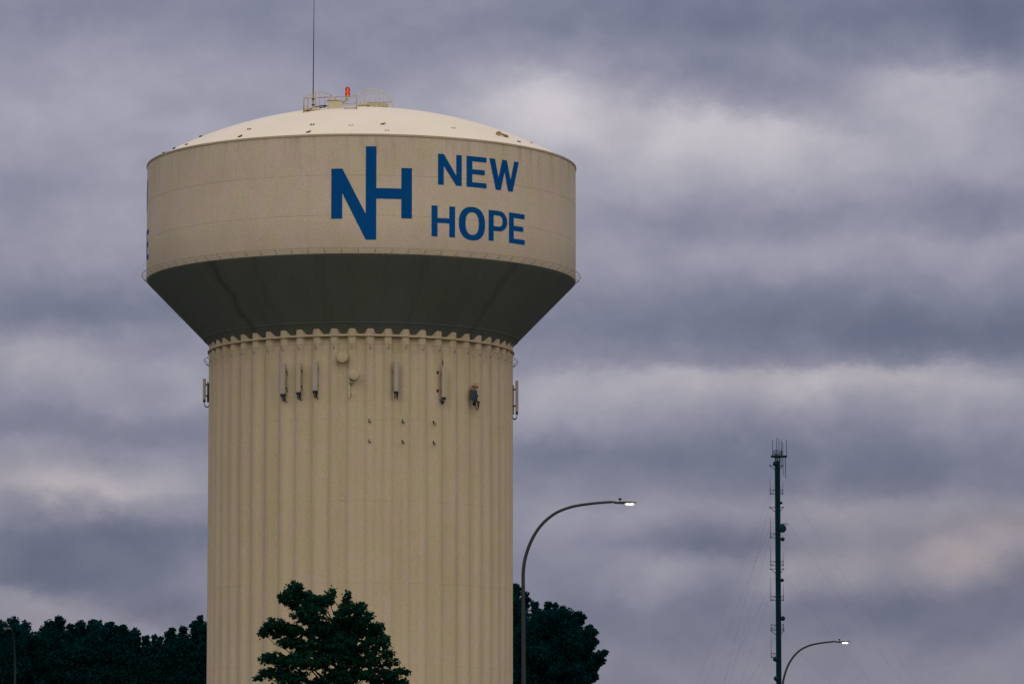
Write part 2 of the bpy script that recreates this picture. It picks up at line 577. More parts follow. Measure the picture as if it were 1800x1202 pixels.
# ------------------------------------------------------------------ ground
gm = MB()
n = 40
ext = 5000.0
gv = [((i / n - 0.5) * 2 * ext, (j / n - 0.5) * 2 * ext, 0) for j in range(n + 1) for i in range(n + 1)]
gf = [(j * (n + 1) + i, j * (n + 1) + i + 1, (j + 1) * (n + 1) + i + 1, (j + 1) * (n + 1) + i) for j in range(n) for i in range(n)]
gm.add(gv, gf)
ground = gm.build('ground', M['ground'])
ground['kind'] = 'structure'

# ------------------------------------------------------------------ water tower
TX, TY = -7.727, 243.07
tower = tag(empty('water_tower', (TX, TY, 0)), 'beige fluted-column water tower with wide tank lettered in blue', 'water tower')

RR, RV = 7.775, 7.535          # outer face of a rib, floor of a valley
NF = 54
PH = R(5.15)


def flute_r(a, off=0.0, depth=1.0):
    p = ((a - PH) / (2 * math.pi) * NF) % 1.0
    d = abs(p if p < 0.5 else p - 1.0) * 360 / NF           # degrees from the rib's middle
    t = min(max((d - 0.95) / (2.35 - 0.95), 0.0), 1.0)
    t = t * t * (3 - 2 * t) * 0.6 + t * 0.4
    if depth < 1.0:                  # rolled corrugation, softer than at the crown
        t = 0.45 * t + 0.55 * (0.5 - 0.5 * math.cos(math.pi * min(d / (180 / NF), 1.0)))
    return RR + (RV - RR) * t * depth + off


def fluted(zs, off=0.0, per=20):
    b = MB()
    nn = NF * per
    ang = [PH + 2 * math.pi * (k + 0.5) / nn for k in range(nn)]
    vs, fs = [], []
    for z, o in zs:
        for a in ang:
            r = flute_r(a, o + off, 1.0 if z > 29.5 else 0.54)      # flutes run out deeper at the crown
            vs.append((r * math.sin(a), -r * math.cos(a), z))
    for i in range(len(zs) - 1):
        for k in range(nn):
            j = (k + 1) % nn
            fs.append((i * nn + k, i * nn + j, (i + 1) * nn + j, (i + 1) * nn + k))
    return b.add(vs, fs)


fluted([(z, 0) for z in (0, 6, 12, 18, 24, 29.1, 29.62, 30.95)]).build('shaft', M['shaft'], tower, smooth=True)
for z in (25.93, 21.89, 17.84, 13.8):
    fluted([(z - 0.02, -0.004), (z - 0.012, 0.005), (z + 0.012, 0.005), (z + 0.02, -0.004)]).build('weld_seam', M['shaft'], tower, smooth=True)

# bowl: the 45 degree cone under the tank
CZ0, CR0 = 30.41, 7.775
cone = lambda r: CZ0 + 1.02 * (r - CR0)
zb = cone(11.0)
prof = [(7.2, cone(7.2))] + [(r, cone(r)) for r in (7.8, 8.4, 9.0, 9.6, 10.2, 10.9)] + [(10.955, cone(10.955) + 0.004), (10.99, cone(10.99) + 0.03)]
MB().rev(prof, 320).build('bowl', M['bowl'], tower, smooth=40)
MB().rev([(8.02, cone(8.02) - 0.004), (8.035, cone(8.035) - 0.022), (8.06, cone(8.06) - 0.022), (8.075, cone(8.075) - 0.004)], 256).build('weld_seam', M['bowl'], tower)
# tank wall, slightly rolled at the foot, band and knuckle at the rim
MB().rev([(10.985, zb + 0.015), (11.0, zb + 0.045), (11.0, 35.6), (11.0, 37.6), (11.0, 39.545)], 320).build('tank_wall', M['tank'], tower, smooth=40)
MB().rev([(11.0, 39.545), (11.035, 39.55), (11.035, 39.635), (11.0, 39.655), (10.93, 39.66), (10.93, 39.5)], 320).build('rim_band', M['band'], tower, smooth=30)
for z in (37.61, 35.62):
    MB().rev([(10.998, z - 0.022), (11.005, z - 0.008), (11.005, z + 0.008), (10.998, z + 0.022)], 320).build('weld_seam', M['seam'], tower)
# domed roof
RS, ZS = 22.0, 20.54
dome = lambda x, y: ZS + math.sqrt(max(RS * RS - x * x - y * y, 0))
a1 = math.asin(10.95 / RS)
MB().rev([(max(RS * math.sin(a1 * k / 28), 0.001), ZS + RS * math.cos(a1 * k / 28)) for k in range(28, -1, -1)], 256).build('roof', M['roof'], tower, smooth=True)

# ring plate round the flutes just under the bowl
MB().rev([(7.5, 30.02), (7.845, 30.02), (7.85, 30.03), (7.85, 30.085), (7.845, 30.095), (7.5, 30.095)], 320, closed=True).build('stiffener_ring', M['shaft'], tower, smooth=30)


def ring_rail(r, z, rad):
    return MB().rev([(r + rad * math.cos(k * math.pi / 4), z + rad * math.sin(k * math.pi / 4)) for k in range(8)], 256, closed=True)


def painter_rail(r_rail, z_rail, r_wall, count, phase, drop):
    rl = ring_rail(r_rail, z_rail, 0.013).build('painter_rail', M['rail'], tower, smooth=True)
    b = MB()
    b.tube([(0, -r_wall + 0.03, z_rail - drop), (0, -r_wall - 0.05, z_rail - drop), (0, -r_rail + 0.02, z_rail - 0.06), (0, -r_rail, z_rail)], 0.013, 6)
    b.box((0, -r_wall - 0.008, z_rail - drop), (0.06, 0.02, 0.07))
    first = None
    for k in range(count):
        a = phase + 2 * math.pi * k / count
        if first is None:
            first = b.build('bracket', M['rail'], rl, rotz=a)
        else:
            share(first, 'bracket', rl, rotz=a)
    return rl


painter_rail(11.235, 33.97, 11.0, 84, R(1.0), 0.16)
painter_rail(8.02, 29.62, RR, NF, PH, 0.20)

# ---- lettering: paint sheets that follow the tank wall
LR = 11.013


def sheet(quads, name, parent):
    """quads in (angle in degrees, height); each is cut into strips so that it bends with the wall"""
    b = MB()
    for q in quads:
        (a0, z0), (a1_, z1), (a2, z2), (a3, z3) = q
        span = max(abs(a1_ - a0), abs(a2 - a3))
        ns = max(1, int(math.ceil(span / 1.0)))
        nz = 6 if (abs((a0 + a1_) - (a3 + a2)) > 1.0) else 1
        vs, fs = [], []
        for j in range(nz + 1):
            t = j / nz
            for i in range(ns + 1):
                s = i / ns
                a = (a0 * (1 - s) + a1_ * s) * (1 - t) + (a3 * (1 - s) + a2 * s) * t
                z = (z0 * (1 - s) + z1 * s) * (1 - t) + (z3 * (1 - s) + z2 * s) * t
                vs.append((LR * math.sin(R(a)), -LR * math.cos(R(a)), z))
        for j in range(nz):
            for i in range(ns):
                p = j * (ns + 1) + i
                fs.append((p, p + 1, p + ns + 2, p + ns + 1))
        b.add(vs, fs)
    return b.build(name, M['blue'], parent)


def rect(a0, a1_, z0, z1):
    return ((a0, z0), (a1_, z0), (a1_, z1), (a0, z1))


def letter_N(a0, a1_, z0, z1, s):
    # stems meet the diagonal edge to edge
    k0, k1 = 0.60, 0.34
    h = z1 - z0
    zl = z0 + h * (1 - 0.385)       # where the diagonal's lower edge leaves the left stem
    zr = z0 + h * 0.33              # where its upper edge reaches the right stem
    return [rect(a0, a0 + s, z0, z1), rect(a1_ - s, a1_, z0, z1),
            ((a0 + s, zl), (a1_ - s, z0), (a1_ - s, zr), (a0 + s, z1))]


def letter_E(a0, a1_, z0, z1, s, t=0.245):
    zm = (z0 + z1) / 2 + 0.0
    w = a1_ - a0
    return [rect(a0, a0 + s, z0, z1), rect(a0 + s, a1_, z1 - t, z1), rect(a0 + s, a1_ - 0.09 * w, zm - t / 2, zm + t / 2), rect(a0 + s, a1_, z0, z0 + t)]


def letter_W(z0, z1, a):
    st = lambda ta, tb, ba, bb: ((ba, z0), (bb, z0), (tb, z1), (ta, z1))
    (t0, t1), (b0, b1), (m0, m1), (c0, c1), (e0, e1) = a
    return [st(t0, t1, b0, b1), ((b0 + 0.08, z0 + 0.001), (b1, z0), (m1, z1), (m0, z1)), st(m0 + 0.02, m1, c0, c1), ((c0 + 0.08, z0 + 0.001), (c1, z0), (e1, z1), (e0, z1))]


def letter_O(ac, zc, ro, rz, ri, riz, n=40):
    q = []
    f = lambda t, a, z: (ac + a * math.copysign(abs(math.cos(t)) ** 0.86, math.cos(t)), zc + z * math.copysign(abs(math.sin(t)) ** 0.86, math.sin(t)))
    for k in range(n):
        t0, t1 = 2 * math.pi * k / n, 2 * math.pi * (k + 1) / n
        q.append((f(t0, ri, riz), f(t0, ro, rz), f(t1, ro, rz), f(t1, ri, riz)))
    return q


def letter_P(a0, a1_, z0, z1, s):
    zb_ = z0 + (z1 - z0) * 0.335
    t = 0.235
    zc = (zb_ + z1) / 2
    ho = (z1 - zb_) / 2
    hi = ho - t
    ab = a0 + (a1_ - a0) * 0.55
    q = [rect(a0, a0 + s, z0, z1), rect(a0 + s, ab, z1 - t, z1), rect(a0 + s, ab, zb_, zb_ + t)]
    n = 16
    f = lambda th, wa, hz: (ab + wa * math.cos(th), zc + hz * math.sin(th))
    for k in range(n):
        t0, t1 = -math.pi / 2 + math.pi * k / n, -math.pi / 2 + math.pi * (k + 1) / n
        q.append((f(t0, a1_ - ab - s, hi), f(t0, a1_ - ab, ho), f(t1, a1_ - ab, ho), f(t1, a1_ - ab - s, hi)))
    return q


def logo():
    return [rect(-5.97, -3.14, 35.43, 37.91), rect(2.85, 5.56, 34.39, 39.02),
            ((-3.14, 36.69), (2.85, 34.39), (2.85, 35.67), (-3.14, 37.91)),
            rect(5.56, 12.0, 36.43, 36.95), rect(12.0, 14.77, 35.48, 37.98)]


Z1, Z0, Y1, Y0 = 38.775, 37.24, 36.185, 34.655
glyphs = [('logo_monogram', logo()),
          ('letter_n', letter_N(21.77, 28.45, Z0, Z1, 1.58)),
          ('letter_e', letter_E(29.86, 35.95, Z0, Z1, 1.72)),
          ('letter_w', letter_W(Z0, Z1, ((36.86, 38.7), (38.95, 40.65), (41.15, 42.75), (43.15, 44.85), (45.4, 47.1)))),
          ('letter_h', [rect(20.02, 21.65, Y0, Y1), rect(24.92, 26.55, Y0, Y1), rect(21.65, 24.92, 35.335, 35.575)]),
          ('letter_o', letter_O(31.57, 35.415, 3.95, 0.835, 2.0, 0.565)),
          ('letter_p', letter_P(36.65, 42.9, Y0, Y1, 1.62)),
          ('letter_e', letter_E(43.5, 49.39, Y0, Y1, 1.72))]
for nm, q in glyphs:
    first = sheet(q, nm, tower)
    share(first, nm, tower, rotz=R(-127.3))       # the second copy wraps the far left side

# ---- small lugs: two rows of three on the shaft
lug = MB()
lug.box((0, -0.02, 0.05), (0.03, 0.10, 0.15), bevel=0.008)
lug.box((0.05, -0.04, -0.02), (0.13, 0.11, 0.03), bevel=0.008)
first = None
for a in (4.75, 17.07, 29.37):
    for z in (25.78, 24.77):
        p = (7.78 * math.sin(R(a)), -7.78 * math.cos(R(a)), z)
        if first is None:
            first = lug.build('mounting_lug', M['lug'], tower, loc=p, rotz=R(a))
        else:
            share(first, 'mounting_lug', tower, p, R(a))

# ---- lugs left on the roof
pair = MB()
for sx in (-0.07, 0.07):
    pair.box((sx, 0, 0.035), (0.06, 0.10, 0.08), bevel=0.012)
pair.box((0, 0, 0.004), (0.10, 0.05, 0.02))
long_ = MB()
long_.box((0, 0, 0.03), (0.21, 0.12, 0.06), Matrix.Rotation(R(-14), 3, 'Y'), bevel=0.03)
long_.box((0.11, 0, 0.075), (0.12, 0.09, 0.04), Matrix.Rotation(R(-20), 3, 'Y'), bevel=0.02)
spots = [('p', -8.01, -4.37, 'lug'), ('p', -8.62, -5.88, 'tanlug'), ('l', -5.79, -8.85, 'lug'), ('p', -5.37, -7.9, 'tanlug'),
         ('l', -2.34, -10.35, 'lug'), ('p', -2.16, -9.31, 'lug'), ('p', -0.23, -9.77, 'cream'), ('l', 1.31, -9.46, 'lug'),
         ('p', -9.32, -4.81, 'lug'), ('p', 8.07, -6.47, 'tanlug'), ('p', 8.7, -4.76, 'cream'), ('p', 1.56, -10.33, 'cream'),
         ('p', 4.81, -8.25, 'cream'), ('p', -9.9, -4.0, 'lug')]
for k, x, y, mt in spots:
    (pair if k == 'p' else long_).build('roof_lug', M[mt], tower, loc=(x, y, dome(x, y) - 0.01), rotz=math.atan2(x, -y))
# bent bracket lying on the right of the roof
bb = MB()
bb.tube([(-0.35, 0, 0.16), (-0.22, 0, 0.20), (-0.12, 0, 0.12), (0.3, 0, 0.05)], [0.05, 0.06, 0.05, 0.045], 8)
bb.box((-0.3, 0, 0.10), (0.16, 0.2, 0.18), bevel=0.03)
bb.box((0.12, 0, 0.06), (0.42, 0.16, 0.05), Matrix.Rotation(R(16), 3, 'Y'), bevel=0.02)
bb.build('roof_bracket', M['tanlug'], tower, loc=(7.27, -6.61, dome(7.27, -6.61)), rotz=R(35))

# ---- roof railing round the hatch (front frame at y = -6, arched side rails behind it)
rr = empty('roof_railing', (0, 0, 0))
rr.parent = tower


def part_tube(name, pts, rad, mat, parent, n=8):
    return MB().tube(pts, rad, n).build(name, mat, parent, smooth=True)


FX0, FX1, FXR = -2.735, -2.53, -0.08
for x, zt in ((FX0, 42.27), (FX1, 42.29), (FXR, 42.38)):
    part_tube('post', [(x, -6, dome(x, -6) - 0.05), (x, -6, zt)], 0.030, M['rusty'], rr)
part_tube('top_rail', [(FX0, -6, 42.26), (FXR, -6, 42.38)], 0.024, M['rusty'], rr)
part_tube('mid_rail', [(-0.8, -6, 41.985), (FXR, -6, 42.02)], 0.024, M['rusty'], rr)
part_tube('toe_rail', [(-0.75, -6, dome(-0.75, -6) + 0.07), (FXR, -6, dome(FXR, -6) + 0.07)], 0.03, M['rusty'], rr)
part_tube('mid_rail', [(FX0, -6, 41.84), (FX1, -6, 41.87)], 0.02, M['rusty'], rr)


def arch(pts, y, xs, foot, mt_rail, mt_bal):
    fine = []
    for i in range(len(pts) - 1):
        p0, p1, p2, p3 = pts[max(i - 1, 0)], pts[i], pts[i + 1], pts[min(i + 2, len(pts) - 1)]
        for k in range(6):
            t = k / 6
            f = lambda a, b, c, d: 0.5 * (2 * b + (c - a) * t + (2 * a - 5 * b + 4 * c - d) * t * t + (3 * b - a - 3 * c + d) * t ** 3)
            fine.append((f(p0[0], p1[0], p2[0], p3[0]), y, f(p0[1], p1[1], p2[1], p3[1])))
    fine.append((pts[-1][0], y, pts[-1][1]))
    part_tube('arched_rail', fine, 0.026, mt_rail, rr)
    for x in xs:
        z = np.interp(x, [p[0] for p in fine], [p[2] for p in fine])
        zb2 = foot if foot else dome(x, y) - 0.04
        part_tube('baluster', [(x, y, zb2), (x, y, float(z))], 0.019, mt_bal, rr, 6)


arch([(-2.805, 42.50), (-2.49, 42.72), (-1.97, 42.855), (-1.48, 42.72), (-1.136, 42.46), (-0.876, 42.22)], -4.5, (-2.2, -2.0, -1.73, -1.47, -1.22), None, M['cream'], M['rusty'])
arch([(-0.16, 42.82), (0.21, 43.06), (0.50, 43.13), (0.93, 43.07), (1.37, 42.84), (1.66, 42.50)], -3.5, (0.03, 0.25, 0.5, 0.75, 0.98, 1.2, 1.42), None, M['cream'], M['cream'])
part_tube('mid_rail', [(0.36, -3.5, 42.45), (1.66, -3.5, 42.50)], 0.026, M['rusty'], rr)
part_tube('post', [(1.66, -3.5, dome(1.66, -3.5) - 0.05), (1.66, -3.5, 42.5)], 0.022, M['cream'], rr)
part_tube('post', [(-0.16, -3.5, dome(-0.16, -3.5) - 0.05), (-0.16, -3.5, 42.82)], 0.024, M['rusty'], rr)

# hatch box, its lid, and the round vent behind
hx = MB()
hx.box((-1.2, -4.9, 41.98), (0.72, 0.7, 0.56), bevel=0.02)
hatch = hx.build('roof_hatch', M['cream'], tower)
MB().box((-1.2, -4.9, 42.285), (0.78, 0.76, 0.05), bevel=0.015).build('lid', M['rusty'], hatch)
MB().box((-1.28, -4.95, 42.33), (0.3, 0.05, 0.04), bevel=0.01).build('handle', M['lug'], hatch)
MB().rev([(0.02, 0.52), (0.22, 0.50), (0.32, 0.44), (0.34, 0.36), (0.30, 0.34), (0.26, 0.33), (0.26, -0.2)], 28, c=(0.22, -3.0, 42.02)).build('roof_vent', M['cream'], tower, smooth=40)
MB().box((-2.35, -5.3, dome(-2.35, -5.3) + 0.03), (0.8, 0.6, 0.14), bevel=0.03).build('base_plate', M['cream'], tower)
MB().box((0.95, -3.2, dome(0.95, -3.2) + 0.05), (0.9, 0.5, 0.2), bevel=0.05).build('base_plate', M['cream'], tower)
for pts in ([(-2.45, -5.6, 41.79), (-2.0, -5.5, 41.94), (-1.75, -5.4, 42.0), (-1.58, -5.3, 41.98)],
            [(-2.6, -5.6, 41.70), (-2.2, -5.5, 41.76), (-1.9, -5.4, 41.88), (-1.6, -5.3, 42.0)],
            [(-2.42, -5.6, 41.80), (-2.0, -5.5, 41.86), (-1.7, -5.4, 41.93)]):
    part_tube('cable', pts, 0.024, M['cable'], tower, 6)


# ------------------------------------------------------------------ things on the tower
def on_tower(th, r, z):
    return (TX + r * math.sin(R(th)), TY - r * math.cos(R(th)), z)


# red warning beacon
bc = empty('warning_beacon', (TX - 0.625, TY - 3.5, dome(-0.625, -3.5)))
tag(bc, 'lit red twin-lens warning beacon on top of the water tower', 'beacon')
zb0 = 42.64 - dome(-0.625, -3.5)
MB().tube([(0, 0, -0.03), (0, 0, zb0)], 0.035, 8).build('post', M['cream'], bc, smooth=30)
MB().box((0, 0, zb0 + 0.06), (0.17, 0.17, 0.15), bevel=0.02).build('junction_box', M['cream'], bc)
part_tube('conduit', [(-0.03, -0.1, zb0 + 0.05), (-0.1, -0.12, zb0 - 0.10), (-0.3, -0.12, zb0 - 0.26), (-0.42, -0.1, zb0 - 0.36)], 0.017, M['lug'], bc, 6)
for k, zz in enumerate((zb0 + 0.145, zb0 + 0.385)):
    prof = [(0.112, 0.0), (0.122, 0.02), (0.122, 0.15), (0.112, 0.19), (0.07, 0.23 if k else 0.215), (0.002, 0.255 if k else 0.22)]
    MB().rev(prof, 20, c=(0, 0, zz)).build('red_lens', M['lens'], bc, smooth=40)
    MB().tube([(0, 0, zz + 0.02), (0, 0, zz + 0.06), (0, 0, zz + 0.14), (0, 0, zz + 0.18)], [0.025, 0.042, 0.042, 0.02], 8).build('lamp', M['filament'], bc, smooth=True)
    MB().rev([(0.10, -0.02), (0.133, -0.02), (0.133, 0.012), (0.10, 0.012)], 20, c=(0, 0, zz), closed=True).build('collar', M['rusty'], bc, smooth=30)

# tall whip antenna
wa = empty('whip_antenna', (TX - 2.33, TY - 4.5, dome(-2.33, -4.5)))
tag(wa, 'tall thin dark whip antenna rising from the tower roof', 'antenna')
zz = 42.72 - dome(-2.33, -4.5)
MB().tube([(0, 0, -0.03), (0, 0, zz)], 0.055, 10).build('base_pipe', M['rusty'], wa, smooth=30)
MB().tube([(0, 0, zz - 0.4), (0, 0, zz + 0.4), (0.01, 0, zz + 3.0), (0.03, 0, zz + 6.2)], [0.030, 0.028, 0.021, 0.010], 8).build('whip', M['whip'], wa, smooth=True)
for q in (0.25, 0.55):
    MB().box((0, -0.03, zz - q), (0.15, 0.16, 0.05), bevel=0.01).build('clamp', M['lug'], wa)


def loop(p0, p1, sag, n=8):
    out = []
    for i in range(n + 1):
        t = i / n
        a = math.pi * t
        out.append((p0[0] + (p1[0] - p0[0]) * (0.5 - 0.5 * math.cos(a)), p0[1] + (p1[1] - p0[1]) * (0.5 - 0.5 * math.cos(a)),
                    p0[2] + (p1[2] - p0[2]) * t - sag * math.sin(a)))
    return out


def panel_antenna(th, z0, z1, mat, label, w=0.27, d=0.14, stand=0.42, side=0.10, cables='short', extra=None, r0=7.58, name='panel_antenna'):
    """upright radome on a mount pipe; origin on the shaft wall, -Y points out"""
    t = empty(name, on_tower(th, r0, z0), R(th))
    tag(t, label, 'antenna', 'antennas round the tower shaft')
    h = z1 - z0
    pan = MB()
    pan.box((0, -stand, h / 2), (w, d, h), bevel=0.035)
    pan.build('panel', mat, t, smooth=30)
    MB().box((0.005, -stand + 0.005, -0.045), (w * 0.94, d * 0.92, 0.10), bevel=0.02).build('end_cap', M['dark'], t)
    py = -stand + d / 2 + 0.10
    MB().tube([(side, py, -0.12), (side, py, h * 0.86)], 0.035, 8).build('mount_pipe', M['rail'], t, smooth=30)
    for fz in (0.20, 0.72):
        b = MB()
        b.box((side * 0.6, py - 0.03, h * fz), (0.12 + side * 0.4, 0.16, 0.07), bevel=0.01)
        b.box((side, py / 2, h * fz - 0.12), (0.05, abs(py), 0.05))
        b.box((side, -0.012, h * fz - 0.12), (0.16, 0.03, 0.22), bevel=0.008)
        b.build('bracket', M['lug'], t)
    if cables == 'short':
        for cx, ln in ((-0.06, 0.30), (0.02, 0.26), (0.075, 0.36)):
            MB().tube([(cx, -stand, -0.08), (cx, -stand + 0.02, -0.2), (cx + 0.01, -stand + 0.07, -ln), (cx + 0.02, py + 0.12, -ln + 0.02)], [0.024, 0.024, 0.022, 0.018], 6).build('cable', M['cable'], t, smooth=True)
    elif cables == 'loop':
        for cx, s in ((-0.075, 0.20), (0.0, 0.22), (0.07, 0.17)):
            MB().tube([(cx, -stand, -0.07)] + loop((cx, -stand, -0.12), (0.02 - cx * 0.9, py + 0.05, -0.10), s), 0.015, 6).build('cable', M['cable'], t, smooth=True)
    elif cables == 'side':
        for cx, s in ((-0.03, 0.24), (0.04, 0.27)):
            MB().tube([(cx, -stand, -0.07)] + loop((cx, -stand - 0.01, -0.14), (cx, -0.10, -0.06), s) + [(cx, -0.09, 0.25)], 0.02, 6).build('cable', M['cable'], t, smooth=True)
    if extra:
        extra(t, h, py)
    return t


panel_antenna(-27.2, 27.19, 28.77, M['panel_grey'], 'grey panel antenna, leftmost of the three side by side on the shaft')
panel_antenna(-21.0, 27.24, 28.76, M['panel_beige'], 'panel antenna in the middle of the three side by side on the shaft', w=0.24)
panel_antenna(-14.7, 27.29, 28.80, M['panel_grey'], 'grey panel antenna, rightmost of the three, left of the round dish', side=0.09)
panel_antenna(14.4, 27.26, 28.80, M['panel_grey'], 'lone panel antenna with dark foot midway across the tower shaft', w=0.24, side=-0.02)


def tip(t, h, py):
    MB().tube([(-0.06, -0.42, h - 0.02), (-0.06, -0.42, h + 0.10), (-0.06, -0.42, h + 0.28)], [0.02, 0.028, 0.024], 8).build('stub_antenna', M['dark'], t, smooth=True)
    for z in (0.22, 0.80):
        MB().box((-0.21, -0.16, h * z), (0.11, 0.10, 0.15), bevel=0.015).build('standoff', M['lug'], t)


panel_antenna(32.8, 27.07, 28.64, M['panel_beige'], 'beige panel antenna with a short black stub on its top', w=0.23, side=-0.12, cables='loop', extra=tip)


def side_units(t, h, py):
    MB().box((-0.02, -0.20, h * 0.55), (0.22, 0.16, 0.52), bevel=0.03).build('radio_unit', M['unit'], t)
    MB().box((-0.02, -0.22, h * 0.12), (0.16, 0.12, 0.45), bevel=0.02).build('radio_unit', M['dark'], t)
    MB().tube([(0.2, -0.16, h * 0.72), (0.24, 0.0, h * 0.45), (0.22, 0.05, h * 0.3)], 0.02, 6).build('cable', M['cable'], t, smooth=True)
    MB().box((0.1, -0.02, h * 0.45), (0.25, 0.10, 1.0), bevel=0.02).build('back_plate', M['cream'], t)


panel_antenna(-87.6, 27.62, 28.72, M['panel_beige'], 'panel antenna with radio boxes jutting from the shaft\'s left edge', w=0.26, d=0.15, stand=0.42, side=0.02, cables='side', extra=side_units)
panel_antenna(91.3, 27.05, 28.68, M['panel_grey'], 'slim panel antenna jutting from the right edge of the shaft', w=0.24, d=0.15, stand=0.36, side=0.0, cables='side', r0=7.62)

# radio unit with its bracket and loose cables
ru = empty('radio_unit', on_tower(47.2, 7.6, 26.9), R(47.2))
tag(ru, 'blue-grey radio unit with dangling cables on the right of the shaft', 'radio unit')
MB().tube([(0.05, -0.34, -0.1), (0.05, -0.34, 1.05)], 0.035, 8).build('mount_pipe', M['rail'], ru, smooth=30)
MB().box((-0.14, -0.46, 0.42), (0.33, 0.22, 0.50), bevel=0.03).build('housing', M['unit'], ru)
fin = MB()
fin.box((-0.14, -0.578, 0.42), (0.02, 0.02, 0.42))
f0 = fin.build('cooling_fin', M['unit'], ru)
for k in (-0.10, -0.05, 0.05, 0.10):
    share(f0, 'cooling_fin', ru, (k, 0, 0))
MB().box((0.0, -0.4, 0.86), (0.3, 0.22, 0.10), bevel=0.02).build('bracket', M['orange'], ru)
MB().box((-0.1, -0.34, 0.73), (0.2, 0.16, 0.10), bevel=0.02).build('bracket', M['tanlug'], ru)
MB().box((0.25, -0.36, 0.62), (0.15, 0.12, 0.95), bevel=0.025).build('panel', M['panel_beige'], ru)
MB().box((0.10, -0.44, 0.62), (0.10, 0.10, 0.30), bevel=0.02).build('filter_box', M['cream'], ru)
MB().box((0.10, -0.46, 0.74), (0.07, 0.07, 0.08), bevel=0.02).build('connector', M['dark'], ru)
MB().box((0.10, -0.44, 0.40), (0.10, 0.12, 0.12), bevel=0.02).build('connector', M['dark'], ru)
MB().box((0.15, -0.44, 0.10), (0.36, 0.08, 0.05), Matrix.Rotation(R(6), 3, 'Y'), bevel=0.01).build('bracket', M['dark'], ru)
for p0, p1, s in (((-0.2, -0.46, 0.17), (0.02, -0.4, 0.05), 0.20), ((-0.1, -0.46, 0.17), (0.06, -0.4, 0.1), 0.16), ((0.02, -0.42, 0.1), (0.3, -0.4, 0.08), 0.40), ((0.18, -0.42, 0.1), (0.28, -0.4, 0.05), 0.22)):
    MB().tube(loop(p0, p1, s, 10), 0.020, 6).build('cable', M['cable'], ru, smooth=True)
MB().box((-0.08, -0.4, -0.03), (0.14, 0.1, 0.13), bevel=0.03).build('connector', M['dark'], ru)


def dish(th, z, dia, label, depth, off, pipe):
    t = empty('dish_antenna', on_tower(th, 7.6, z), R(th))
    tag(t, label, 'dish antenna')
    b = MB()
    prof = [(0.001, 0.0), (dia * 0.30, 0.012), (dia * 0.46, 0.035), (dia * 0.5, 0.07), (dia * 0.5, depth * 0.8), (dia * 0.34, depth * 1.15), (0.06, depth * 1.35)]
    b.rev(prof, 36)
    b.v = [(x, -off + zz_, y) for x, y, zz_ in b.v]
    b.build('drum', M['shaft'], t, smooth=40)
    b2 = MB()
    b2.box((0, -(off - depth) / 2, 0), (0.10, off - depth, 0.10))
    b2.box((0, -0.015, 0), (0.22, 0.03, 0.3), bevel=0.01)
    b2.build('bracket', M['lug'], t)
    if pipe:
        MB().tube([(-0.25, -0.28, -1.1), (-0.25, -0.28, 0.2)], 0.05, 8).build('mount_pipe', M['cream'], t, smooth=30)
        MB().box((-0.17, -0.30, -0.36), (0.20, 0.16, 0.10), bevel=0.02).build('clamp', M['rail'], t)
        MB().box((-0.23, -0.22, -0.95), (0.16, 0.14, 0.10), bevel=0.02).build('clamp', M['tanlug'], t)
    return t


dish(-4.75, 28.93, 0.56, 'round drum dish antenna high on the shaft below the ring', 0.30, 0.60, False)
dish(-0.6, 28.05, 0.52, 'beige dish antenna on a short pipe, below the round drum', 0.26, 0.56, True)

# ------------------------------------------------------------------ street lamps


